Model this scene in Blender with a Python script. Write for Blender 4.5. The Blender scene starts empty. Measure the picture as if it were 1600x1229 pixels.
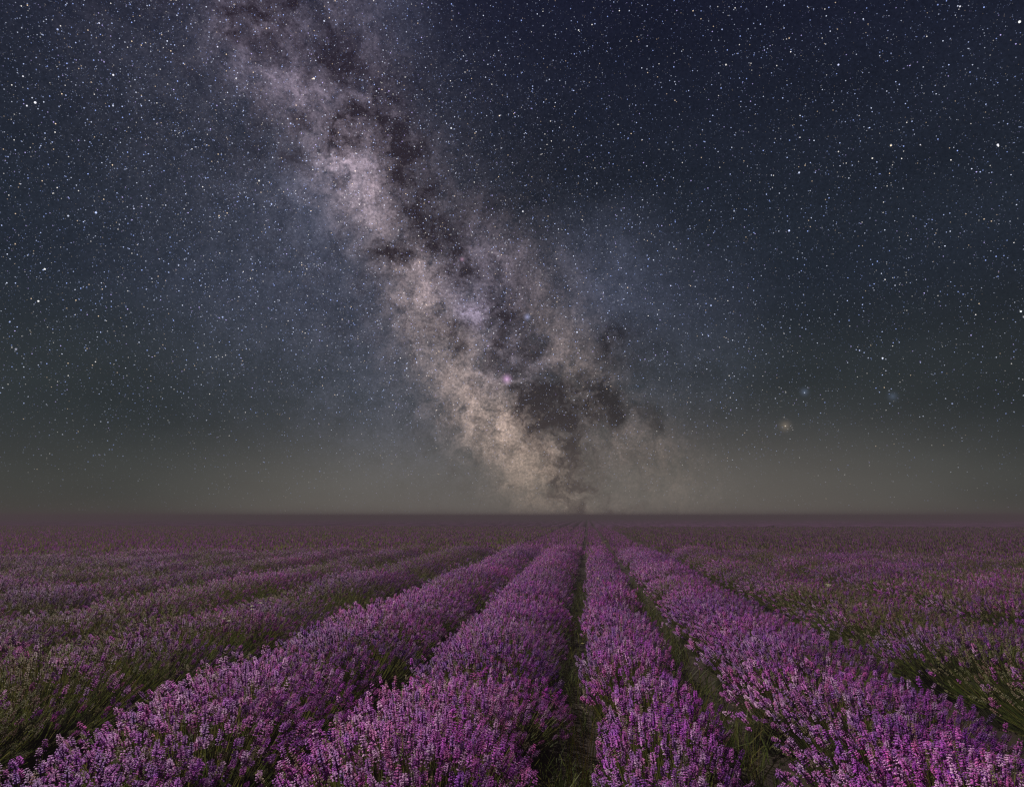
import bpy, math, random
import numpy as np
from mathutils import Vector, Matrix

SC = bpy.context.scene
COL = SC.collection
R = math.radians

# ------------------------------------------------------------------ camera
PW, PH, FPX = 1600.0, 1229.0, 1067.0          # photograph size, focal length in its pixels
CAM_H = 1.45
cam_d = bpy.data.cameras.new('camera')
cam = bpy.data.objects.new('camera', cam_d)
COL.objects.link(cam)
cam_d.sensor_width = 36.0
cam_d.lens = 36.0 * FPX / PW
cam_d.clip_start = 0.05
cam_d.clip_end = 9000
PITCH = math.atan((806 - PH / 2) / FPX)        # horizon line below the middle
YAW = math.atan((918 - PW / 2) / FPX * math.cos(PITCH))
cam.location = (0, 0, CAM_H)
cam.rotation_euler = (math.pi / 2 + PITCH, 0, YAW)
SC.camera = cam
CAMR = Matrix.Rotation(YAW, 3, 'Z') @ Matrix.Rotation(math.pi / 2 + PITCH, 3, 'X')


def direction(px, py):
    return (CAMR @ Vector((px - PW / 2, PH / 2 - py, -FPX))).normalized()


def at(px, py, z):
    d = direction(px, py)
    t = (z - CAM_H) / d.z
    return Vector((d.x * t, d.y * t, z))


def project(x, y, z):
    v = CAMR.transposed() @ Vector((x, y, z - CAM_H))
    if v.z > -0.05:
        return None
    return PW / 2 + FPX * v.x / -v.z, PH / 2 - FPX * v.y / -v.z


# ------------------------------------------------------------------ light
SUN_EL, SUN_AZ = R(42), R(-46)                 # moonlight from ahead, a little left (azimuth from +Y towards +X)
sun_dir = Vector((math.sin(SUN_AZ) * math.cos(SUN_EL), math.cos(SUN_AZ) * math.cos(SUN_EL), math.sin(SUN_EL)))
sun_d = bpy.data.lights.new('moon_light', 'SUN')
sun_d.energy = 5.0
sun_d.angle = R(0.6)
sun_d.color = (1.0, 0.93, 0.84)
sun = bpy.data.objects.new('moon_light', sun_d)
sun.rotation_euler = sun_dir.to_track_quat('Z', 'Y').to_euler()
COL.objects.link(sun)

SC.view_settings.view_transform = 'Standard'
SC.view_settings.look = 'None'
SC.view_settings.exposure = 0.0
SC.view_settings.gamma = 1.0
SC.view_settings.use_curve_mapping = False
SC.render.engine = 'CYCLES'
SC.cycles.max_bounces = 5
SC.cycles.diffuse_bounces = 3
SC.cycles.transmission_bounces = 3
SC.cycles.volume_bounces = 0
SC.cycles.use_denoising = False
SC.cycles.pixel_filter_type = 'BLACKMAN_HARRIS'
SC.cycles.filter_width = 1.3

# ------------------------------------------------------------------ world: night sky with the Milky Way
world = bpy.data.worlds.new('World')
SC.world = world
world.use_nodes = True
WT = world.node_tree
WT.nodes.clear()


def NG(tree):
    """small expression helpers on a node tree"""
    N, L = tree.nodes, tree.links

    def put(node, i, v):
        if hasattr(v, 'is_linked'):
            L.new(v, node.inputs[i])
        else:
            node.inputs[i].default_value = v

    def m(op, a, b=0.0, c=0.0, clamp=False):
        n = N.new('ShaderNodeMath'); n.operation = op; n.use_clamp = clamp
        put(n, 0, a); put(n, 1, b); put(n, 2, c)
        return n.outputs[0]

    def v(op, a, b=(0, 0, 0), s=None):
        n = N.new('ShaderNodeVectorMath'); n.operation = op
        put(n, 0, a); put(n, 1, b)
        if s is not None:
            put(n, 3, s)
        return n.outputs['Value'] if op in ('DISTANCE', 'DOT_PRODUCT', 'LENGTH') else n.outputs['Vector']

    def mr(x, a, b, c, d, kind='SMOOTHSTEP'):
        n = N.new('ShaderNodeMapRange'); n.interpolation_type = kind; n.clamp = True
        for i, q in enumerate((x, a, b, c, d)):
            put(n, i, q)
        return n.outputs[0]

    def noise(vec, scale, detail=5, rough=0.55, color=False, lac=2.0):
        n = N.new('ShaderNodeTexNoise'); n.noise_dimensions = '3D'
        put(n, 'Vector', vec); put(n, 'Scale', scale); put(n, 'Detail', detail); put(n, 'Roughness', rough)
        put(n, 'Lacunarity', lac)
        return n.outputs['Color' if color else 'Fac']

    def ramp(x, stops, kind='EASE'):
        n = N.new('ShaderNodeValToRGB'); n.color_ramp.interpolation = kind
        e = n.color_ramp.elements
        while len(e) < len(stops):
            e.new(0.5)
        for q, (p, c) in zip(e, stops):
            q.position = p; q.color = (*c, 1)
        put(n, 0, x)
        return n.outputs[0]

    def tint(col, f):                           # colour * factor
        return v('SCALE', col, s=f)

    return N, L, put, m, v, mr, noise, ramp, tint


N, L, put, m, v, mr, noise, ramp, tint = NG(WT)
D = N.new('ShaderNodeTexCoord').outputs['Generated']
D = v('NORMALIZE', D)
sep = N.new('ShaderNodeSeparateXYZ'); L.new(D, sep.inputs[0])
elev = sep.outputs['Z']

# two scales of swirl push the cloud edges about
w1 = v('SUBTRACT', noise(D, 9.0, 3, 0.6, True), (0.5, 0.5, 0.5))
w2 = v('SUBTRACT', noise(D, 34.0, 4, 0.62, True), (0.5, 0.5, 0.5))
DW = v('ADD', v('ADD', D, v('SCALE', w1, s=0.055)), v('SCALE', w2, s=0.038))

# galactic frame: the band follows one great circle right round the sky
e1 = direction(380, 20)
pole = direction(380, 20).cross(direction(900, 800)).normalized()
e2 = pole.cross(e1).normalized()


def galactic(px, py):
    d = direction(px, py)
    return math.atan2(d.dot(e2), d.dot(e1)), d.dot(pole)


SIDE = 1.0 if galactic(1200, 300)[1] > 0 else -1.0       # make +b the side to the right of the band
lon = m('ARCTAN2', v('DOT_PRODUCT', DW, tuple(e2)), v('DOT_PRODUCT', DW, tuple(e1)))
lat = v('DOT_PRODUCT', DW, tuple(pole * SIDE))
L0, L1 = -0.35, 1.25
lonf = mr(lon, L0, L1, 0.0, 1.0, 'LINEAR')


def lane(items):
    """a ribbon along the band: its offset, width and strength vary with longitude"""
    q = sorted((galactic(px, py)[0], galactic(px, py)[1] * SIDE, w / FPX, a) for px, py, w, a in items)
    st = [((l - L0) / (L1 - L0), (b + .5, w * 4, a)) for l, b, w, a in q]
    c = ramp(lonf, st, 'CARDINAL')
    sp = N.new('ShaderNodeSeparateColor'); L.new(c, sp.inputs[0])
    t = m('DIVIDE', m('ADD', m('SUBTRACT', lat, sp.outputs[0]), .5), m('MULTIPLY', sp.outputs[1], .25))
    return m('MULTIPLY', m('POWER', 2.718, m('MULTIPLY', m('MULTIPLY', t, t), -1.0)), sp.outputs[2])


def blobs(items, vec=None):
    tot = None
    for px, py, r, a in items:
        c = direction(px, py)
        g = mr(v('DISTANCE', vec or DW, tuple(c)), 0.0, 2.0 * r / FPX, a, 0.0, 'SMOOTHERSTEP')
        tot = g if tot is None else m('ADD', tot, g)
    return tot


ridge = lane([(330, -90, 55, .12), (365, 0, 52, .13), (400, 60, 50, .20), (440, 100, 48, .30), (485, 150, 44, .55), (520, 200, 48, .50), (550, 275, 44, 1.35), (585, 325, 42, .80),
              (610, 375, 45, .42), (650, 430, 50, .66), (668, 500, 55, .48), (700, 560, 60, .52), (748, 625, 58, .80), (800, 690, 52, 1.2), (840, 745, 55, 1.0), (885, 805, 60, .60), (980, 900, 70, .4)])
right = lane([(520, -60, 50, .12), (600, 190, 42, .48), (650, 265, 45, .34), (705, 330, 50, .26), (765, 385, 55, .30), (830, 455, 62, .40), (885, 545, 52, .62), (925, 590, 50, .55),
              (960, 660, 55, .42), (1005, 705, 62, .44), (1050, 775, 62, .36), (1120, 880, 70, .2)])
rift = lane([(420, -60, 40, .55), (450, 10, 40, .60), (505, 60, 42, .65), (570, 130, 42, .70), (625, 225, 36, .95), (655, 310, 42, .95), (692, 380, 42, .75), (752, 440, 40, .45), (795, 520, 38, .60),
             (838, 605, 42, .85), (872, 690, 42, .90), (905, 785, 40, .65), (990, 880, 40, .4)])
dark = blobs([(1105, 590, 24, .20), (545, 205, 38, .55), (480, 225, 34, .55), (600, 388, 34, .7), (385, 25, 30, .6), (700, 530, 28, .5), (925, 620, 34, 1.0), (975, 640, 22, .8), (1020, 656, 18, .6), (970, 540, 40, .70),
              (1055, 570, 36, .38)])
cool = blobs([(430, 260, 220, .24), (515, 300, 60, .50), (500, 480, 170, .34), (935, 430, 80, .50), (1030, 520, 120, .36), (660, 660, 130, .36), (600, 20, 45, .34)])
viol = blobs([(738, 488, 18, 1.5), (748, 440, 60, .42), (800, 560, 50, .34), (430, 40, 70, .2)])

# smooth wide halo of the band (goes on beyond the frame)
halo = m('POWER', 2.718, m('MULTIPLY', m('MULTIPLY', lat, lat), -1 / (0.19 ** 2)))
halo = m('MULTIPLY', halo, mr(v('DOT_PRODUCT', D, tuple(direction(840, 720))), 0.45, 1, 0.40, 1.0, 'LINEAR'))

det = noise(DW, 34.0, 8, 0.68)
grain = noise(D, 260.0, 2, 0.8)                  # unresolved star fields
cloud = m('MULTIPLY', mr(det, 0.29, 0.72, 0.06, 1.95, 'LINEAR'), mr(grain, 0.25, 0.75, 0.45, 1.60, 'LINEAR'))
fila = noise(v('ADD', DW, (5.0, 2.0, 8.0)), 27.0, 9, 0.70)
veil = m('ADD', m('MULTIPLY', rift, 0.95), m('MULTIPLY', dark, 0.9))
# dust: dense along the rift, breaking up into filaments at its edges
dust = m('ADD', m('MULTIPLY', veil, 0.98), m('MULTIPLY', mr(fila, 0.30, 0.70, -1.0, 1.05, 'LINEAR'), m('ADD', 0.04, m('ADD', m('MULTIPLY', halo, 0.60), m('MULTIPLY', veil, 0.62)))))
shade = mr(dust, -0.02, 1.05, 0.0, 1.0, 'LINEAR')
keep = m('SUBTRACT', 1.0, m('MULTIPLY', shade, 0.96), clamp=True)

# base: faint moonlit air plus airglow that thickens to the horizon
nish = N.new('ShaderNodeTexSky'); nish.sky_type = 'NISHITA'; nish.sun_disc = False
nish.sun_elevation = SUN_EL; nish.sun_rotation = SUN_AZ
nish.dust_density = 0.0; nish.air_density = 1.0
base = v('SCALE', nish.outputs[0], s=0.0009)
glow = ramp(mr(elev, -0.02, 0.75, 0.0, 1.0, 'LINEAR'),
            [(0.0, (.062, .060, .054)), (0.07, (.046, .048, .045)), (0.22, (.024, .029, .031)), (0.45, (.013, .017, .026)), (1.0, (.0075, .0078, .022))])
hz = m('MULTIPLY', mr(v('DOT_PRODUCT', D, tuple(direction(880, 805))), 0.82, 1.0, 0.0, 1.0), mr(elev, 0.0, 0.20, 1.0, 0.0))
glow = tint(glow, mr(noise(v('MULTIPLY', D, (1, 1, 3.0)), 2.6, 3, 0.55), 0.3, 0.7, 0.80, 1.20, 'LINEAR'))   # uneven airglow
base = v('ADD', base, glow)
base = v('ADD', base, tint((.074, .062, .054), hz))
base = v('MULTIPLY', tint(base, m('ADD', 1.0, m('MULTIPLY', mr(grain, 0.25, 0.75, -0.22, 0.26, 'LINEAR'), mr(elev, 0.12, 0.40, 0.0, 1.0)))), tint((1, 1, 1), m('SUBTRACT', 1.0, m('MULTIPLY', m('MULTIPLY', shade, m('ADD', halo, m('MULTIPLY', dark, 0.9), clamp=True)), 0.44))))

warm = m('ADD', m('MULTIPLY', ridge, 1.0), m('MULTIPLY', right, 0.50))
tone = ramp(mr(elev, 0.05, 0.55, 0.0, 1.0, 'LINEAR'), [(0.0, (.330, .232, .170)), (0.45, (.300, .220, .195)), (1.0, (.255, .195, .245))], 'LINEAR')
mw = v('ADD', tint(tone, m('MULTIPLY', warm, cloud)),
       v('ADD', tint((.052, .057, .088), m('MULTIPLY', cool, mr(cloud, 0, 1.7, 0.55, 1.3, 'LINEAR'))),
         tint((.17, .14, .195), m('MULTIPLY', viol, cloud))))
mw = v('ADD', mw, tint((.022, .019, .023), m('MULTIPLY', halo, cloud)))
mw = tint(mw, m('MULTIPLY', keep, mr(elev, -0.01, 0.17, 0.30, 1.0)))
mw = v('ADD', mw, tint((.019, .0095, .0105), m('MULTIPLY', halo, shade)))
sky = v('ADD', base, mw)


def points(items):                              # small nebulae, soft discs
    out = None
    for px, py, r, col in items:
        g = m('POWER', mr(v('DISTANCE', D, tuple(direction(px, py))), 0.0, r / FPX, 1.0, 0.0, 'LINEAR'), 2.6)
        c = tint(col, g)
        out = c if out is None else v('ADD', out, c)
    return out


sky = v('ADD', sky, points([(792, 592, 13, (.60, .34, .60)), (722, 405, 6, (.36, .2, .3)), (824, 495, 9, (.22, .25, .45)), (1227, 665, 15, (.13, .10, .07)),
                            (1257, 612, 11, (.06, .08, .13)), (1395, 619, 12, (.04, .055, .09))]))

bg = N.new('ShaderNodeBackground'); L.new(sky, bg.inputs[0]); bg.inputs[1].default_value = 1.0
wo = N.new('ShaderNodeOutputWorld'); L.new(bg.outputs[0], wo.inputs[0])
world.cycles.sampling_method = 'NONE'


# ------------------------------------------------------------------ materials
def new_mat(name):
    mt = bpy.data.materials.new(name); mt.use_nodes = True
    mt.node_tree.nodes.clear()
    return mt, NG(mt.node_tree)


def plant_mat(name, translucent, rough, spread, spec=0.12):
    """colour from the mesh's own tint, varied from bush to bush, with light passing through the tissue"""
    mt, (N, L, put, m, v, mr, noise, ramp, tint) = new_mat(name)
    a = N.new('ShaderNodeAttribute'); a.attribute_name = 'tint'
    oi = N.new('ShaderNodeObjectInfo')
    h = N.new('ShaderNodeHueSaturation')
    L.new(a.outputs['Color'], h.inputs['Color'])
    put(h, 'Hue', m('ADD', 0.5 - spread * 0.5, m('MULTIPLY', oi.outputs['Random'], spread)))
    put(h, 'Value', m('ADD', 0.85, m('MULTIPLY', oi.outputs['Random'], 0.3)))
    g = N.new('ShaderNodeNewGeometry')
    pn = noise(g.outputs['Position'], 1.3, 3, 0.5)
    put(h, 'Saturation', mr(pn, 0.3, 0.7, 0.85, 1.1, 'LINEAR'))
    p = N.new('ShaderNodeBsdfPrincipled'); L.new(h.outputs[0], p.inputs['Base Color'])
    put(p, 'Roughness', rough); put(p, 'Specular IOR Level', spec)
    t = N.new('ShaderNodeBsdfTranslucent'); L.new(h.outputs[0], t.inputs['Color'])
    mx = N.new('ShaderNodeMixShader'); put(mx, 0, translucent)
    L.new(p.outputs[0], mx.inputs[1]); L.new(t.outputs[0], mx.inputs[2])
    o = N.new('ShaderNodeOutputMaterial'); L.new(mx.outputs[0], o.inputs['Surface'])
    return mt


M_FLOWER = plant_mat('lavender_petal', 0.40, 0.55, 0.05)
M_STEM = plant_mat('lavender_stem', 0.25, 0.5, 0.03)
M_LEAF = plant_mat('lavender_leaf', 0.30, 0.6, 0.03)
M_MOUND = plant_mat('matte_mound', 0.0, 1.0, 0.0, 0.0)
M_PETAL = plant_mat('wildflower_petal', 0.35, 0.5, 0.0)
M_GRASS = plant_mat('dry_grass', 0.35, 0.5, 0.02)


def soil_mat():
    mt, (N, L, put, m, v, mr, noise, ramp, tint) = new_mat('dark_field_soil')
    g = N.new('ShaderNodeNewGeometry'); P = g.outputs['Position']
    n1 = noise(P, 2.2, 6, 0.6); n2 = noise(P, 26, 6, 0.65)
    c = ramp(n1, [(0.3, (.016, .011, .009)), (0.55, (.027, .019, .014)), (0.75, (.044, .032, .024))], 'LINEAR')
    p = N.new('ShaderNodeBsdfPrincipled'); L.new(c, p.inputs['Base Color']); put(p, 'Roughness', 0.95); put(p, 'Specular IOR Level', 0.15)
    b = N.new('ShaderNodeBump'); put(b, 'Strength', 0.9); put(b, 'Distance', 0.03); L.new(n2, b.inputs['Height'])
    L.new(b.outputs[0], p.inputs['Normal'])
    o = N.new('ShaderNodeOutputMaterial'); L.new(p.outputs[0], o.inputs['Surface'])
    return mt


M_SOIL = soil_mat()


# ------------------------------------------------------------------ mesh helpers
class Buf:
    """vertices, triangles, one colour per vertex, one material index per triangle"""
    def __init__(s):
        s.v, s.t, s.c, s.mi, s.n = [], [], [], [], 0

    def add(s, verts, tris, cols, mi=0):
        verts = np.asarray(verts, np.float32).reshape(-1, 3)
        tris = np.asarray(tris, np.int32).reshape(-1, 3)
        cols = np.broadcast_to(np.asarray(cols, np.float32), (len(verts), 3))
        s.v.append(verts); s.t.append(tris + s.n); s.c.append(cols)
        s.mi.append(np.full(len(tris), mi, np.int32))
        s.n += len(verts)

    def mesh(s, name, mats):
        V, T, Cc, MI = np.concatenate(s.v), np.concatenate(s.t), np.concatenate(s.c), np.concatenate(s.mi)
        me = bpy.data.meshes.new(name)
        me.vertices.add(len(V)); me.vertices.foreach_set('co', V.ravel())
        me.loops.add(T.size); me.loops.foreach_set('vertex_index', T.ravel())
        me.polygons.add(len(T))
        me.polygons.foreach_set('loop_start', np.arange(0, T.size, 3, dtype=np.int32))
        for q in mats:
            me.materials.append(q)
        me.polygons.foreach_set('material_index', MI)
        me.update(calc_edges=True)
        a = me.attributes.new('tint', 'FLOAT_COLOR', 'POINT')
        a.data.foreach_set('color', np.concatenate([Cc, np.ones((len(Cc), 1), np.float32)], 1).ravel())
        return me


def rows_norm(a):
    return a / np.maximum(np.linalg.norm(a, axis=1, keepdims=True), 1e-9)


def frames(d, rng):
    """one rotation per direction (third column = direction, random roll)"""
    d = rows_norm(d)
    a = rng.normal(size=d.shape)
    x = rows_norm(np.cross(a, d)); y = np.cross(d, x)
    return np.stack([x, y, d], axis=2)


# ------------------------------------------------------------------ flower spike templates (unit: metres)
def spike_template(rng, whorls, per, length):
    V, T, K = [], [], []                        # K: (calyx 0 / petal 1, lightness)
    core = []
    for k, (z, r) in enumerate(((0, .0018), (.35 * length, .0040), (length * 1.03, .0006))):
        for j in range(3):
            a = j * 2.0944
            V.append((r * math.cos(a), r * math.sin(a), z)); K.append((0, rng.uniform(.8, 1.2)))
        if k:
            b = 3 * (k - 1)
            for j in range(3):
                p, q = b + j, b + (j + 1) % 3
                T += [(p, q, q + 3), (p, q + 3, p + 3)]
    for w in range(whorls):
        f = w / (whorls - 1)
        z = length * (0.0 if w == 0 else 0.18 + 0.82 * f) * 1.0
        rr = (0.0116 if w else 0.0090) * (1.0 - 0.42 * f ** 2)
        a0 = rng.uniform(0, 6.28)
        for j in range(per):
            a = a0 + 6.283 * j / per + rng.normal() * .25
            up = rng.uniform(.2, 1.0)
            o = np.array([math.cos(a), math.sin(a), up]); o /= np.linalg.norm(o)
            side = np.array([-math.sin(a), math.cos(a), 0])
            s = rr * rng.uniform(.8, 1.25)
            p0 = np.array([math.cos(a) * .002, math.sin(a) * .002, z])
            p1 = p0 + o * s * .75 + side * s * .46
            p2 = p0 + o * s * 1.15 + np.array([0, 0, -.25 * s])
            p3 = p0 + o * s * .75 - side * s * .46
            pm = p0 + o * s * .72 + np.array([0, 0, .22 * s])
            b = len(V)
            V += [tuple(p0), tuple(p1), tuple(p2), tuple(p3), tuple(pm)]
            li = rng.uniform(.75, 1.3)
            K += [(0, 1.0), (1, li), (1, li * 1.1), (1, li), (1, li)]
            T += [(b, b + 1, b + 4), (b + 1, b + 2, b + 4), (b + 2, b + 3, b + 4), (b + 3, b, b + 4)]
    return np.array(V, np.float32), np.array(T, np.int32), np.array(K, np.float32)


RNG = np.random.default_rng(7)
SPIKES = [spike_template(RNG, w, p, l) for w, p, l in ((5, 5, .043), (4, 5, .034), (6, 5, .052), (5, 6, .044), (3, 5, .026), (6, 4, .058))]

PETALS = np.array([(.47, .105, .54), (.57, .145, .58), (.39, .085, .54), (.72, .40, .76), (.56, .14, .47), (.44, .18, .58)], np.float32)
BUDS = np.array([(.23, .21, .10), (.27, .22, .13), (.28, .16, .15), (.19, .19, .09), (.30, .23, .18)], np.float32)
CALYX = np.array([(.15, .045, .17), (.17, .08, .13), (.11, .04, .15)], np.float32)
STEMC = np.array([(.16, .18, .035), (.20, .195, .045), (.12, .15, .032), (.23, .20, .065)], np.float32)
LEAFC = np.array([(.080, .108, .024), (.118, .138, .032), (.062, .088, .022), (.155, .152, .040)], np.float32)


def lump(rng, n, amp, hw, hl):
    c = [(rng.uniform(-hw, hw), rng.uniform(-hl, hl), rng.uniform(.12, .32), rng.uniform(-amp, amp)) for _ in range(n)]
    return lambda x, y: sum(a * np.exp(-((x - cx) ** 2 + (y - cy) ** 2) / s ** 2) for cx, cy, s, a in c)


def dome(xn, yn, H):
    """hedge-like crown: falls away to the furrows, hardly along the row"""
    return H * (1 - .52 * np.abs(xn) ** 2.8 - .14 * np.abs(yn) ** 2.5)


def ribbons(buf, P0, P1, P2, width, cols, rng):
    """bent two-segment blades"""
    n = len(P0)
    side = rows_norm(np.cross(P2 - P0, rng.normal(size=(n, 3)))) * np.asarray(width).reshape(-1, 1) * .5
    V = np.stack([P0 - side, P0 + side, P1 - side, P1 + side, P2 - side * .5, P2 + side * .5], 1)
    t = np.array([(0, 1, 3), (0, 3, 2), (2, 3, 5), (2, 5, 4)])
    T = (np.arange(n)[:, None, None] * 6 + t[None]).reshape(-1, 3)
    buf.add(V.reshape(-1, 3), T, np.repeat(cols, 6, 0))


def make_bush(kind, seed, hw, hl, H, nsp, bloom, nleaf, patch):
    """returns meshes (flower_spikes, stems, leaves) and the list of single spikes (matrix, template, colour)"""
    rng = np.random.default_rng(seed)
    lf = lump(rng, 9, .05, hw, hl)
    bl = lump(rng, 7, 1.0, hw, hl)
    th = rng.uniform(0, 2 * math.pi, nsp); u = rng.uniform(0, 1, nsp) ** .46
    x = hw * u * np.cos(th); y = hl * u * np.sin(th)
    z = np.maximum(dome(x / hw, y / hl, H) + lf(x, y) * (1 - .5 * u) + rng.normal(0, .050, nsp), .12)
    tip = np.stack([x, y, z], 1)
    base = np.stack([x * .40 + rng.normal(0, .03, nsp), y * .40 + rng.normal(0, .03, nsp), np.full(nsp, .04)], 1)
    d = rows_norm(rows_norm(tip - base) + np.array([0, 0, .35]) + rng.normal(0, .20, (nsp, 3)))
    mid = base + (tip - base) * .55 + rows_norm(tip - base) * 0 + np.stack([x * .07, y * .07, -np.full(nsp, .03)], 1)
    stems = Buf()
    ribbons(stems, base, mid, tip + d * .006, rng.uniform(.0030, .0042, nsp), STEMC[rng.integers(0, 4, nsp)] * rng.uniform(.75, 1.2, (nsp, 1)), rng)
    # which stalks are open: patches stay green
    open_ = rng.uniform(0, 1, nsp) < np.clip(bloom + patch * bl(x, y), .02, .98)
    which = rng.integers(0, len(SPIKES), nsp)
    scl = rng.uniform(.85, 1.25, nsp)
    Fm = frames(d, rng)
    pet = PETALS[rng.integers(0, len(PETALS), nsp)] * rng.uniform(.75, 1.25, (nsp, 1)) * (.80 if kind in ('broad', 'mid', 'green') else 1.0)   # outer-row petals painted darker: light falling off to the sides, plus duller bloom
    bud = BUDS[rng.integers(0, len(BUDS), nsp)] * rng.uniform(.8, 1.15, (nsp, 1))
    cal = CALYX[rng.integers(0, len(CALYX), nsp)]
    fl = Buf()
    for k, (V, T, K) in enumerate(SPIKES):
        idx = np.where(which == k)[0]
        if not len(idx):
            continue
        rad = np.where(open_[idx], 1.0, .62)[:, None]
        S = scl[idx][:, None, None] * np.concatenate([rad, rad, np.ones_like(rad)], 1)[:, None, :]
        W = np.einsum('nij,nvj->nvi', Fm[idx], V[None] * S) + tip[idx][:, None, :]
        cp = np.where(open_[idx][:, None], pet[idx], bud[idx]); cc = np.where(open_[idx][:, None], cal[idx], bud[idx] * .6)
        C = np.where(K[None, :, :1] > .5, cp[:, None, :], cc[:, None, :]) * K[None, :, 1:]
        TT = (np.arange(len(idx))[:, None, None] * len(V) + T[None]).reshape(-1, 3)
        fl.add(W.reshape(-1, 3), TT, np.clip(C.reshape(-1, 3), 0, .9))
    # leaves: narrow blades filling the lower dome
    lv = Buf()
    n = nleaf
    th = rng.uniform(0, 2 * math.pi, n); u = rng.uniform(0, 1, n) ** .5
    x = hw * .94 * u * np.cos(th); y = hl * .94 * u * np.sin(th)
    top = np.stack([x, y, (dome(x / hw, y / hl, H) + lf(x, y) * .5) * rng.uniform(.45, .93, n)], 1)
    b = np.stack([x * .55, y * .55, top[:, 2] * .25], 1)
    md = b + (top - b) * .5 + np.stack([x * .06, y * .06, np.zeros(n)], 1)
    ribbons(lv, b, md, top, rng.uniform(.004, .007, n), LEAFC[rng.integers(0, 4, n)] * rng.uniform(.7, 1.2, (n, 1)), rng)
    # rough dark mound added inside the bush to stop light leaking through
    nr, na = 6, 18
    V = [(0, 0, H * .52)]
    for i in range(1, nr + 1):
        for j in range(na):
            uu = i / nr * .78; a = 6.283 * j / na
            V.append((hw * uu * math.cos(a), hl * uu * math.sin(a), max(.0, dome(uu * math.cos(a), uu * math.sin(a), H) * .56 * (1 if i < nr else 0) + rng.normal(0, .02)) if i < nr else -.02))
    T = [(0, 1 + j, 1 + (j + 1) % na) for j in range(na)]
    for i in range(nr - 1):
        for j in range(na):
            p = 1 + i * na + j; q = 1 + i * na + (j + 1) % na
            T += [(p, p + na, q + na), (p, q + na, q)]
    lv.add(V, T, np.array([.016, .017, .009]), 1)
    return dict(kind=kind, hw=hw, flowers=fl.mesh('flower_spikes', [M_FLOWER]), stems=stems.mesh('stems', [M_STEM]), leaves=lv.mesh('leaves', [M_LEAF, M_MOUND]),
                dome=(hw, hl, H, lf))


BUSHES = {
    'full': [make_bush('full', 100 + i, .60, .58, .37 + .02 * (i % 3), 620, .80, 800, .50) for i in range(6)],
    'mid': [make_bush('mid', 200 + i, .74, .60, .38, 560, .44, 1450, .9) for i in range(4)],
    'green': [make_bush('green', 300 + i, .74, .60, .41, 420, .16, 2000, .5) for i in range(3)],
    'bud': [make_bush('bud', 400 + i, .74, .60, .44, 640, .08, 1400, .3) for i in range(2)],
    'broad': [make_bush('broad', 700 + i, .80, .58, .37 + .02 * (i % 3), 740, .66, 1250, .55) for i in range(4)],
    'slim': [make_bush('slim', 500 + i, .37, .56, .37, 375, .80, 520, .5) for i in range(4)],
    'slimgreen': [make_bush('slimgreen', 600 + i, .37, .56, .36, 320, .40, 800, .6) for i in range(2)],
}

# single flower spikes that stand proud on the nearest bushes (shared meshes)
SPIKE_MESH = []
for k in range(12):
    Vt, Tt, Kt = SPIKES[k % len(SPIKES)]
    b = Buf()
    pc, cc = PETALS[k % len(PETALS)] * (1.0 if k < 6 else 1.2), CALYX[k % 3]
    b.add(Vt, Tt, np.clip(np.where(Kt[:, :1] > .5, pc[None], cc[None]) * Kt[:, 1:], 0, .9))
    a = np.array([[0, 0, .002]]); z = np.array([[.004, .003, -.09]]); e = np.array([[.012, .01, -.20]])
    ribbons(b, e, z, a, [.0036], STEMC[k % 4][None], np.random.default_rng(k))
    SPIKE_MESH.append(b.mesh('flower_spike', [M_FLOWER]))

# ------------------------------------------------------------------ rows of the field
# furrow lines measured in the photograph (metres to the side of the camera)
ROW = {0: (-0.79, 1.18), 1: (0.32, 0.73), 2: (1.56, 1.28), -1: (-2.06, 1.36)}
PITCH_ROW = 1.72
for k in range(3, 420):
    ROW[k] = (2.42 + PITCH_ROW * (k - 3 + .5), PITCH_ROW)
for k in range(2, 421):
    ROW[-k] = (-2.88 - PITCH_ROW * (k - 2 + .5), PITCH_ROW)
STEP = 0.72


def in_frame(x, y, grow):
    """is a bush at this spot in view (grow: metres of margin to the side)"""
    p = project(x, y, .4)
    if p is None:
        return False
    dist = max(y, .5)
    g = grow * FPX / dist
    q = project(x, y + .5, .5)
    return -g < p[0] < PW + g and q is not None and q[1] < PH + 60


# ground: one sheet to the horizon, ploughed hollows between the rows near the camera
def axis(fine0, fine1, step, far):
    a = list(np.arange(fine0, fine1 + 1e-6, step))
    s, x = step, fine1
    while x < far:
        s *= 1.35; x += s; a.append(min(x, far))
    s, x = step, fine0
    lo = []
    while x > -far:
        s *= 1.35; x -= s; lo.append(max(x, -far))
    return np.array(lo[::-1] + a)


gx, gy = axis(-12, 10, .14, 2400), axis(-1, 20, .22, 2400)
X, Y = np.meshgrid(gx, gy)
rngg = np.random.default_rng(3)
cent = np.array(sorted(ROW[k][0] for k in range(-10, 8)))
dx = np.min(np.abs(X[..., None] - cent), axis=-1)
near = np.clip(1 - np.maximum(np.abs(X) - 14, 0) / 4, 0, 1) * np.clip(1 - np.maximum(Y - 22, 0) / 8, 0, 1)
Z = (-.05 * np.clip((dx - .35) / .6, 0, 1) + rngg.normal(0, .012, X.shape)) * near
b = Buf()
nx, ny = len(gx), len(gy)
I = (np.arange(ny - 1)[:, None] * nx + np.arange(nx - 1)[None]).ravel()
b.add(np.stack([X, Y, Z], -1).reshape(-1, 3), np.stack([np.stack([I, I + 1, I + nx + 1], 1), np.stack([I, I + nx + 1, I + nx], 1)], 1).reshape(-1, 3), (.05, .035, .027))
ground = bpy.data.objects.new('ground', b.mesh('ground', [M_SOIL])); COL.objects.link(ground)
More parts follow.
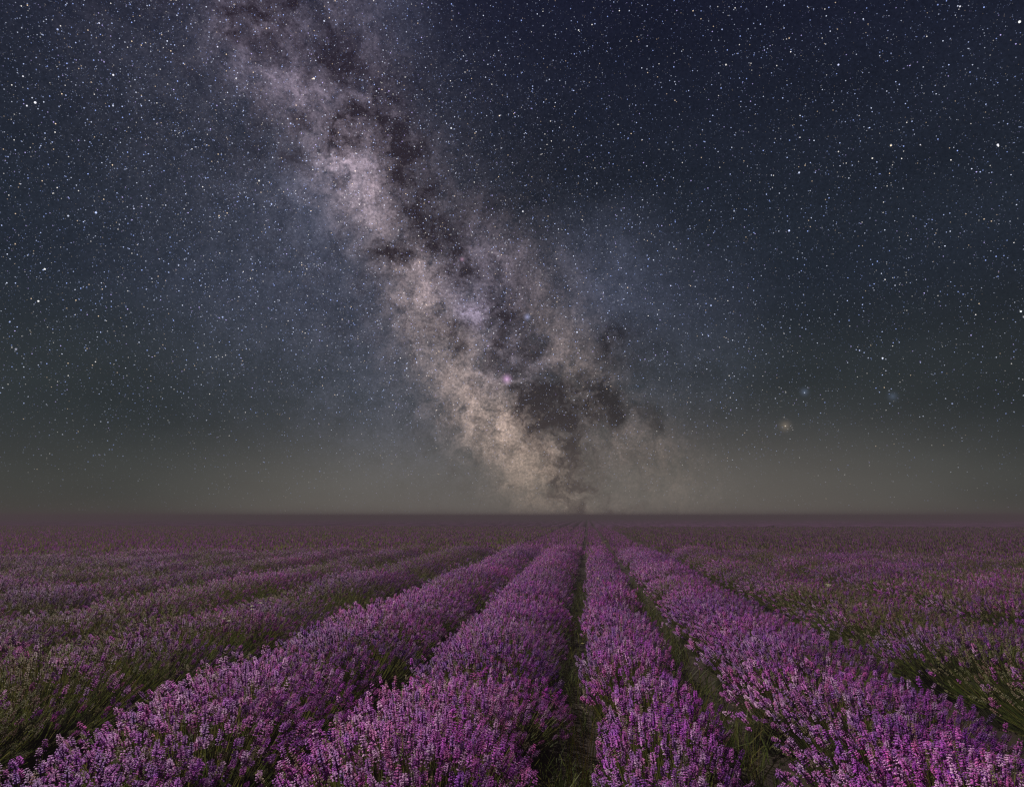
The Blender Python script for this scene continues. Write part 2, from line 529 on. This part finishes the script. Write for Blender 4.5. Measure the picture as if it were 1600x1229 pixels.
ground['kind'] = 'structure'; ground['label'] = 'dark bare soil of the lavender field'

# ------------------------------------------------------------------ stars: small bodies of light far beyond the haze
def star_mat():
    mt, (N, L, put, m, v, mr, noise, ramp, tint) = new_mat('star_light')
    a = N.new('ShaderNodeAttribute'); a.attribute_name = 'tint'
    e = N.new('ShaderNodeEmission'); L.new(a.outputs['Color'], e.inputs['Color']); put(e, 'Strength', 1.0)
    tr = N.new('ShaderNodeBsdfTransparent'); ad = N.new('ShaderNodeAddShader')
    L.new(e.outputs[0], ad.inputs[0]); L.new(tr.outputs[0], ad.inputs[1])
    o = N.new('ShaderNodeOutputMaterial'); L.new(ad.outputs[0], o.inputs['Surface'])
    mt.cycles.emission_sampling = 'NONE'
    return mt


rs = np.random.default_rng(2024)
n = 1250000
dz = rs.uniform(.005, 1, n); az = rs.uniform(0, 2 * math.pi, n)
d = np.stack([np.cos(az) * np.sqrt(1 - dz ** 2), np.sin(az) * np.sqrt(1 - dz ** 2), dz], 1)
po = np.array(pole) * SIDE; sl = d @ po
cl = np.zeros(n)
for a in rs.uniform(-.5, .5, 60):
    c = rs.normal(size=3); c[2] = abs(c[2]); c /= np.linalg.norm(c)
    cl += a * np.exp(-((d - c) ** 2).sum(1) / rs.uniform(.002, .03))
dens = .42 + .50 * np.exp(-(sl / .22) ** 2) + .5 * cl + np.clip(-sl, 0, .45) * .40
keepst = rs.uniform(0, 1, n) < np.clip(dens, .15, 1) * .62
d = d[keepst]; n = len(d)
mag = rs.pareto(1.80, n) + 1                     # brightness: many faint, few bright
br = np.clip(.11 * mag, 0, .95) * rs.uniform(.6, 1.3, n)
rad = .00044 + .00014 * np.clip(np.log(br / .11), 0, 3.0)
big = rs.uniform(0, 1, n) < .0035
rad[big] *= 1.6; br[big] = np.maximum(br[big], .8)
ext = np.clip(d[:, 2] / .30, 0, 1); ext = .10 + .90 * ext * ext * (3 - 2 * ext)
tcol = np.array([(.36, .48, 1.0), (.52, .62, 1.0), (.74, .80, 1.0), (1.0, .95, .90), (1.0, .76, .52), (.58, .50, 1.0)])[rs.choice(6, n, p=(.24, .30, .22, .10, .06, .08))]
named_scale = .62
named = [(1233, 360, 2.1, (.7, .8, 1.2)), (1048, 446, 1.7, (.7, .75, 1.1)), (1392, 227, 1.8, (1.2, 1.0, .7)), (1363, 247, 1.7, (1.0, .95, .85)), (1559, 226, 2.0, (1, 1, 1.1)),
         (1379, 559, 1.8, (.9, .95, 1.1)), (1343, 547, 1.6, (.6, .65, 1.0)), (555, 267, 1.7, (1.0, .85, .7)), (55, 160, 2.2, (1.1, 1.1, 1.2)), (1310, 101, 1.8, (.7, .75, 1.1)),
         (340, 73, 1.6, (.9, .9, 1.1)), (705, 200, 1.8, (.9, .95, 1.0)), (817, 330, 1.8, (.9, .9, .9)), (1593, 34, 2.3, (1.1, 1.1, 1.1)), (1560, 228, 1.5, (1, 1, 1)), (1227, 665, 1.6, (.5, .45, .36)),
         (1257, 613, 1.5, (.42, .46, .55)), (42, 165, 1.7, (1, 1, 1.1)), (177, 117, 1.8, (1, 1, 1.1)), (155, 36, 1.6, (.9, .9, 1.1)), (36, 119, 1.6, (.9, .9, 1.0)), (1438, 226, 1.4, (.8, .8, .9)),
         (70, 420, 1.9, (1, 1, 1)), (60, 470, 1.9, (1, 1, 1)), (25, 545, 2.2, (.3, .3, .38)), (904, 47, 1.6, (.9, .9, .9)), (1500, 10, 1.7, (.9, .9, 1)), (1595, 486, 1.9, (.9, .95, 1))]
nd = np.array([tuple(direction(px, py)) for px, py, _, _ in named])
d = np.concatenate([d, nd])
rad = np.concatenate([rad, [r * named_scale / FPX for _, _, r, _ in named]])
col = np.concatenate([tcol * (br * ext)[:, None], np.array([c for _, _, _, c in named])])
F = frames(d, rs)
b = Buf()
for lo, hi, sides in ((0, .00058, 3), (.00058, .0010, 4), (.0010, 9, 7)):
    k = np.where((rad >= lo) & (rad < hi))[0]
    a = np.arange(sides) * 2 * math.pi / sides
    ring = np.stack([np.cos(a), np.sin(a), np.zeros(sides)], 1)
    P = np.einsum('nij,vj->nvi', F[k], ring) * (rad[k] * 5000)[:, None, None] + d[k][:, None, :] * 5000
    t = np.array([(0, j, j + 1) for j in range(1, sides - 1)])
    b.add(P.reshape(-1, 3), (np.arange(len(k))[:, None, None] * sides + t[None]).reshape(-1, 3), np.repeat(col[k], sides, 0))
so = bpy.data.objects.new('stars', b.mesh('stars', [star_mat()])); COL.objects.link(so)
so['kind'] = 'stuff'; so['label'] = 'countless white and bluish stars scattered over the night sky'; so['category'] = 'stars'

# slots for bushes
random.seed(11)
slots = []
for k in range(-66, 52):
    cx, w = ROW[k]
    y = 0.55 + random.uniform(0, STEP)
    while y < 75:
        x = cx + random.gauss(0, .05)
        if in_frame(x, y, .95):
            slots.append((math.hypot(x, y), k, x, y, w))
        y += STEP * random.uniform(.9, 1.12)
slots.sort()
NEAR = 320
near_slots, far_slots = slots[:NEAR], slots[NEAR:]
EDGE = near_slots[-1][0]

# green or unopened bushes seen in the photograph
want = {}
for px, py, kd in ((270, 1005, 'green'), (1395, 1035, 'green'), (1300, 990, 'green'), (550, 940, 'green'), (400, 895, 'green'), (330, 880, 'green'), (120, 950, 'green'), (220, 950, 'mid'),
                   (1215, 935, 'green'), (1400, 940, 'green'), (60, 1120, 'bud'), (120, 1100, 'bud'), (1580, 1090, 'green'), (940, 875, 'slimgreen'), (950, 850, 'slimgreen'),
                   (1500, 1120, 'green'), (470, 925, 'mid'), (680, 870, 'green'), (200, 1090, 'mid'), (1130, 900, 'green')):
    q = at(px, py, .34)
    ok = [i for i in range(NEAR) if (near_slots[i][1] == 1) == kd.startswith('slim') and (kd.startswith('slim') or not -1 <= near_slots[i][1] <= 2)]
    j = min(ok, key=lambda i: (near_slots[i][2] - q.x) ** 2 + (near_slots[i][3] - q.y) ** 2)
    want[j] = kd

ORD = ['', 'first', 'second', 'third', 'fourth', 'fifth', 'sixth', 'seventh', 'eighth', 'ninth', 'tenth', 'eleventh', 'twelfth', 'thirteenth', 'fourteenth', 'fifteenth',
       'sixteenth', 'seventeenth', 'eighteenth', 'nineteenth', 'twentieth'] + ['twenty-' + s for s in ('first', 'second', 'third', 'fourth', 'fifth', 'sixth', 'seventh', 'eighth', 'ninth')] \
    + ['thirtieth'] + ['thirty-' + s for s in ('first', 'second', 'third', 'fourth', 'fifth', 'sixth', 'seventh', 'eighth', 'ninth')]


def row_phrase(k):
    n, side = (1 - k, 'left') if k <= 0 else (k, 'right')
    return ('row just ' if n == 1 else ORD[n] + ' row ') + side + ' of central furrow'


LOOK = {'broad': 'broad purple lavender bush', 'full': 'full purple lavender bush', 'mid': 'half green lavender bush', 'green': 'mostly green lavender bush', 'bud': 'lavender bush in pale bud',
        'slim': 'slim purple lavender bush', 'slimgreen': 'slim greenish lavender bush'}
PFULL = {0: .98, 1: .97, 2: .97, -1: .97, 3: .28, -2: .22, -3: .22}
rows_seen = {}
order = sorted(range(NEAR), key=lambda i: near_slots[i][3])
place_in_row = {}
for i in order:
    k = near_slots[i][1]
    p = project(near_slots[i][2], near_slots[i][3], .45)
    rows_seen[k] = rows_seen.get(k, 0) + 1
    place_in_row[i] = rows_seen[k]


def part(name, me, parent, mat=None):
    o = bpy.data.objects.new(name, me); COL.objects.link(o); o.parent = parent
    return o


rnd = random.Random(5)
nprng = np.random.default_rng(55)
for i, (dist, k, x, y, w) in enumerate(near_slots):
    if i in want:
        kd = want[i]
        if k == 1 and not kd.startswith('slim'):
            kd = 'slimgreen'
        if k != 1 and kd.startswith('slim'):
            kd = 'mid'
    elif k == 1:
        kd = 'slim' if rnd.random() < .88 else 'slimgreen'
    else:
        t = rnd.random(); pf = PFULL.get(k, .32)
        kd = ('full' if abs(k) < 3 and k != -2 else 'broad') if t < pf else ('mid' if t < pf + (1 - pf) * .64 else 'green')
    src = rnd.choice(BUSHES[kd])
    root = bpy.data.objects.new('lavender_bush', None); COL.objects.link(root)
    root.empty_display_size = .2
    root.location = (x, y, 0)
    flip = rnd.choice((0, math.pi))
    root.rotation_euler = (0, 0, flip + rnd.gauss(0, .12))
    sx = (w * .5) / src['hw'] * .94
    hz_ = rnd.uniform(.90, 1.12)
    root.scale = (sx * rnd.uniform(.94, 1.05), rnd.uniform(.93, 1.08), hz_)
    root['category'] = 'lavender bush'
    root['label'] = f"{LOOK[kd]}, {ORD[place_in_row[i]]} from front in {row_phrase(k)}"
    root['group'] = 'lavender bushes in ' + row_phrase(k)
    for nm in ('flowers', 'stems', 'leaves'):
        o = part({'flowers': 'flower_spikes'}.get(nm, nm), src[nm], root)
        o['kind'] = 'stuff'
    # nearest bushes: tall spikes that can be picked out one by one
    if dist < 4.3 and y > 1.4:
        hw, hl, H, lf = src['dome']
        for _ in range(46 if kd in ('full', 'slim', 'broad') else 22):
            a, u = nprng.uniform(0, 6.283), nprng.uniform(0, 1) ** .5 * .9
            px, py = hw * u * math.cos(a), hl * u * math.sin(a)
            pz = float(dome(px / hw, py / hl, H) + lf(px, py) * (1 - .5 * u)) + nprng.uniform(.0, .05)
            dd = Vector((px * .55, py * .55, .75)).normalized() + Vector(nprng.normal(0, .1, 3))
            o = part('flower_spike', SPIKE_MESH[nprng.integers(0, 12)], root)
            o.location = (px, py, pz)
            o.rotation_euler = dd.to_track_quat('Z', 'Y').to_euler()
            s_ = nprng.uniform(.95, 1.35)
            o.scale = (s_ / root.scale[0], s_ / root.scale[1], s_ / root.scale[2])

# ------------------------------------------------------------------ the rest of the field, too far to tell bush from bush
rng = np.random.default_rng(21)
far = Buf()
PURP = np.array([(.26, .085, .30), (.32, .11, .34), (.22, .07, .28), (.21, .12, .15)], np.float32)


def mound(x, y, hw, hl, H, n, col):
    na = 8
    a = np.arange(na) * 6.283 / na
    V = [np.array([[x, y, H * .86]])]
    for uu, hf in ((.55, .72), (.9, .38), (1.0, -.02)):
        V.append(np.stack([x + hw * uu * np.cos(a) * rng.uniform(.9, 1.1, na), y + hl * uu * np.sin(a), np.full(na, H * hf) + rng.normal(0, .02, na)], 1))
    T = [(0, 1 + j, 1 + (j + 1) % na) for j in range(na)]
    for i in range(2):
        for j in range(na):
            p, q = 1 + i * na + j, 1 + i * na + (j + 1) % na
            T += [(p, p + na, q + na), (p, q + na, q)]
    far.add(np.concatenate(V), T, col, 1)
    th, u = rng.uniform(0, 6.283, n), rng.uniform(0, 1, n) ** .45
    px, py = x + hw * u * np.cos(th), y + hl * u * np.sin(th)
    pz = dome(u * np.cos(th), u * np.sin(th), H) * rng.uniform(.85, 1.1, n)
    base = np.stack([px, py, pz - .05], 1)
    lean = np.stack([(px - x) * .08, (py - y) * .08, np.full(n, .12)], 1) * rng.uniform(.6, 1.2, (n, 1))
    side = rng.normal(size=(n, 3)); side[:, 2] *= .2; side = rows_norm(side) * .022
    V = np.stack([base - side, base + side, base + lean + side * .7, base + lean - side * .7], 1)
    t = np.array([(0, 1, 2), (0, 2, 3)])
    T = (np.arange(n)[:, None, None] * 4 + t[None]).reshape(-1, 3)
    return V.reshape(-1, 3), T, n


for (dist, k, x, y, w) in far_slots:
    pf = PFULL.get(k, .5)
    n = int(np.clip(230 * (20 / dist) ** 1.4, 28, 230))
    bloomy = rng.uniform() < pf + .25
    hw = w * .5 * .88
    V, T, n = mound(x, y, hw, .56, rng.uniform(.33, .41), n, (.045, .035, .03))
    c = PURP[rng.integers(0, 4, n)] * rng.uniform(.7, 1.2, (n, 1))
    g = STEMC[rng.integers(0, 4, n)]
    dull = BUDS[rng.integers(0, 5, n)] * .55
    pick = rng.uniform(0, 1, (n, 1))
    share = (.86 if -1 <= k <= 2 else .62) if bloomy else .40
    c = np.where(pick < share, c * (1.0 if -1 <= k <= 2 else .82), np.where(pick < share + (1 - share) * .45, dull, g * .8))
    far.add(V, T, np.repeat(c, 4, 0), 0)
# continuous ridges beyond, to the horizon
ys = [74.0]
while ys[-1] < 2000:
    ys.append(ys[-1] + max(.8, ys[-1] * .036))
ys = np.array(ys)
for k in range(-400, 401):
    cx, w = ROW[k]
    lo, hi = -1.05, .75
    sel = ys[(cx > lo * ys - 6) & (cx < hi * ys + 6)]
    if len(sel) < 2:
        continue
    n = len(sel)
    prof = np.array([(-.5, -.02), (-.42, .24), (-.18, .36), (.12, .37), (.40, .25), (.5, -.02)])
    jx = rng.normal(0, .05, (n, 6)); jz = rng.normal(0, .035, (n, 6)) + rng.normal(0, .03, (n, 1))
    V = np.stack([cx + prof[None, :, 0] * w * .88 + jx, np.repeat(sel[:, None], 6, 1), np.where(prof[None, :, 1] > 0, prof[None, :, 1] + jz, -.02)], -1)
    I = (np.arange(n - 1)[:, None] * 6 + np.arange(5)[None]).ravel()
    T = np.stack([np.stack([I, I + 1, I + 7], 1), np.stack([I, I + 7, I + 6], 1)], 1).reshape(-1, 3)
    c = np.array([.085, .038, .092]) * rng.uniform(.6, 1.25, (n * 6, 1))
    far.add(V.reshape(-1, 3), T, c, 1)
fo = bpy.data.objects.new('lavender_field', far.mesh('lavender_field', [M_FLOWER, M_MOUND])); COL.objects.link(fo)
fo['kind'] = 'stuff'; fo['category'] = 'lavender'
fo['label'] = 'distant purple lavender rows running together towards the horizon'


# ------------------------------------------------------------------ wildflowers and grass between the rows
def blade_obj(name, parent, P, width, col, mat):
    """one grass stalk or flower stem: a thin three-sided tapering tube through points P"""
    b = Buf(); P = np.array(P); n = len(P)
    V, T = [], []
    for i, p in enumerate(P):
        r = width * (1 - .8 * i / (n - 1))
        for j in range(3):
            V.append(p + r * np.array([math.cos(j * 2.094), math.sin(j * 2.094), 0]))
    for i in range(n - 1):
        for j in range(3):
            p, q = i * 3 + j, i * 3 + (j + 1) % 3
            T += [(p, q, q + 3), (p, q + 3, p + 3)]
    b.add(V, T, col)
    return part(name, b.mesh(name, [mat]), parent)


def wildflower(px, py, ztop, col, eye, size, label, heads=3):
    q = at(px, py, ztop)
    root = bpy.data.objects.new('wildflower', None); COL.objects.link(root); root.location = (q.x, q.y, 0)
    root['label'] = label; root['category'] = 'wildflower'; root['group'] = 'wildflowers between the lavender'
    r = random.Random(px)
    for h in range(heads):
        ox, oy, oz = r.uniform(-.07, .07), r.uniform(-.05, .05), ztop + r.uniform(-.04, .03)
        blade_obj('stem', root, [(ox * .2, oy * .2, 0), (ox * .6, oy * .6, oz * .5), (ox, oy, oz)], .0035, (.10, .12, .04), M_STEM)
        b = Buf(); V, T = [(ox, oy, oz)], []
        for j in range(12):
            a0 = 6.283 * j / 12
            for da, rr, zz in ((-.2, .55, .004), (0, 1.0, r.uniform(-.004, .01)), (.2, .55, .004)):
                V.append((ox + size * rr * math.cos(a0 + da), oy + size * rr * math.sin(a0 + da), oz + zz))
            s = 1 + j * 3
            T += [(0, s, s + 1), (0, s + 1, s + 2)]
        b.add(V, T, col)
        hd = part('flower_head', b.mesh('flower_head', [M_PETAL]), root)
        b = Buf(); V, T = [(ox, oy, oz + .010)], []
        for j in range(8):
            V.append((ox + size * .3 * math.cos(j * .785), oy + size * .3 * math.sin(j * .785), oz + .004))
            T.append((0, 1 + j, 1 + (j + 1) % 8))
        b.add(V, T, eye)
        part('flower_eye', b.mesh('flower_eye', [M_PETAL]), hd)


WHITE, YEL, PALE = (.80, .78, .72), (.45, .33, .05), (.55, .52, .22)
wildflower(404, 945, .60, WHITE, YEL, .022, 'white wildflower above the left rows beside a green tuft')
wildflower(352, 962, .58, WHITE, YEL, .018, 'small white wildflower left of the brighter white one', 2)
wildflower(1290, 914, .60, WHITE, YEL, .026, 'white wildflower standing in the rows on the right', 4)
wildflower(836, 832, .66, PALE, YEL, .055, 'pale yellow wildflower far off near the middle furrow', 3)
wildflower(933, 902, .62, PALE, YEL, .024, 'pale yellow wildflower in the narrow row right of the central furrow', 2)
wildflower(943, 846, .64, PALE, YEL, .05, 'yellow wildflower far along the narrow row', 3)
wildflower(905, 1004, .45, PALE, YEL, .014, 'tiny cream wildflower at the edge of the central furrow', 1)
wildflower(566, 838, .66, PALE, YEL, .05, 'cream wildflower far off over the left rows', 2)


def grass_tuft(px, py, zt, n, h, spread, label):
    q = at(px, py, zt)
    root = bpy.data.objects.new('grass_tuft', None); COL.objects.link(root); root.location = (q.x, q.y, -.03)
    root['label'] = label; root['category'] = 'grass'; root['group'] = 'grass tufts in the furrows'
    r = random.Random(px * 3 + 1)
    for i in range(n):
        a, l, hh = r.uniform(0, 6.283), r.uniform(.3, 1) * spread, h * r.uniform(.55, 1.05)
        c, s = math.cos(a), math.sin(a)
        ox, oy = r.gauss(0, .02), r.gauss(0, .03)
        col = r.choice(((.20, .21, .05), (.27, .24, .09), (.14, .18, .04), (.33, .27, .12)))
        blade_obj('blade', root, [(ox, oy, 0), (ox + c * l * .2, oy + s * l * .2, hh * .4), (ox + c * l * .5, oy + s * l * .5, hh * .75), (ox + c * l, oy + s * l, hh)],
                  r.uniform(.0016, .0028), col, M_GRASS)


grass_tuft(914, 1185, .2, 26, .62, .20, 'tuft of dry yellow-green grass in the central furrow near the camera')
grass_tuft(885, 1195, .2, 10, .60, .12, 'few pale dry stalks at the left edge of the central furrow')
grass_tuft(895, 985, .2, 16, .5, .16, 'low grass tuft further along the central furrow')
grass_tuft(1180, 1180, .15, 18, .5, .2, 'grass tuft in the furrow right of the narrow row')
grass_tuft(560, 1150, .15, 18, .5, .2, 'grass tuft in the furrow left of the central rows')
grass_tuft(1235, 945, .25, 26, .6, .25, 'green grass tuft in the furrow among the right rows')
grass_tuft(520, 965, .25, 26, .6, .25, 'green grass tuft in the furrow among the left rows')

# low weeds that carpet the furrows
rng = np.random.default_rng(77)
wd = Buf()
edges = [-8.04, -6.32, -4.60, -2.81, -1.40, -.13, .80, 2.29, 4.06, 5.78, 7.50, -1.42, -.13, .80, .80]
n = 30000
fx = np.array(edges)[rng.integers(0, len(edges), n)] + rng.normal(0, .13, n)
fy = 1.2 + 14 * rng.uniform(0, 1, n) ** 1.6
clump = np.sin(fx * 3 + fy * 2.3) + np.sin(fy * 5.1 + 1.3) + rng.normal(0, .6, n) > -.4
fx, fy = fx[clump], fy[clump]; n = len(fx)
hgt = rng.uniform(.06, .26, n)
P0 = np.stack([fx, fy, np.full(n, -.05)], 1)
le = rng.normal(0, .35, (n, 2)) * hgt[:, None]
P1 = P0 + np.stack([le[:, 0] * .3, le[:, 1] * .3, hgt * .55], 1)
P2 = P0 + np.stack([le[:, 0], le[:, 1], hgt], 1)
ribbons(wd, P0, P1, P2, rng.uniform(.004, .009, n), LEAFC[rng.integers(0, 4, n)] * rng.uniform(.6, 1.3, (n, 1)), rng)
wo_ = bpy.data.objects.new('weeds', wd.mesh('weeds', [M_LEAF])); COL.objects.link(wo_)
wo_['kind'] = 'stuff'; wo_['category'] = 'weeds'; wo_['label'] = 'low dark green weeds growing in the furrows between rows'

# ------------------------------------------------------------------ night haze over the field
hm, (N, L, put, m, v, mr, noise, ramp, tint) = new_mat('night_haze')
pv = N.new('ShaderNodeVolumePrincipled')
put(pv, 'Color', (.160, .130, .154, 1)); put(pv, 'Density', 0.0125); put(pv, 'Anisotropy', 0.0)
o = N.new('ShaderNodeOutputMaterial'); L.new(pv.outputs[0], o.inputs['Volume'])
b = Buf()
x0, x1, y0, y1, z0, z1 = -2500, 2500, -2500, 2500, -1.2, 1.80
V = [(x0, y0, z0), (x1, y0, z0), (x1, y1, z0), (x0, y1, z0), (x0, y0, z1), (x1, y0, z1), (x1, y1, z1), (x0, y1, z1)]
T = []
for a, b_, c, d in ((0, 3, 2, 1), (4, 5, 6, 7), (0, 1, 5, 4), (1, 2, 6, 5), (2, 3, 7, 6), (3, 0, 4, 7)):
    T += [(a, b_, c), (a, c, d)]
b.add(V, T, (1, 1, 1))
ho = bpy.data.objects.new('haze', b.mesh('haze', [hm])); COL.objects.link(ho)
ho['kind'] = 'stuff'; ho['label'] = 'thin night haze over the whole field'
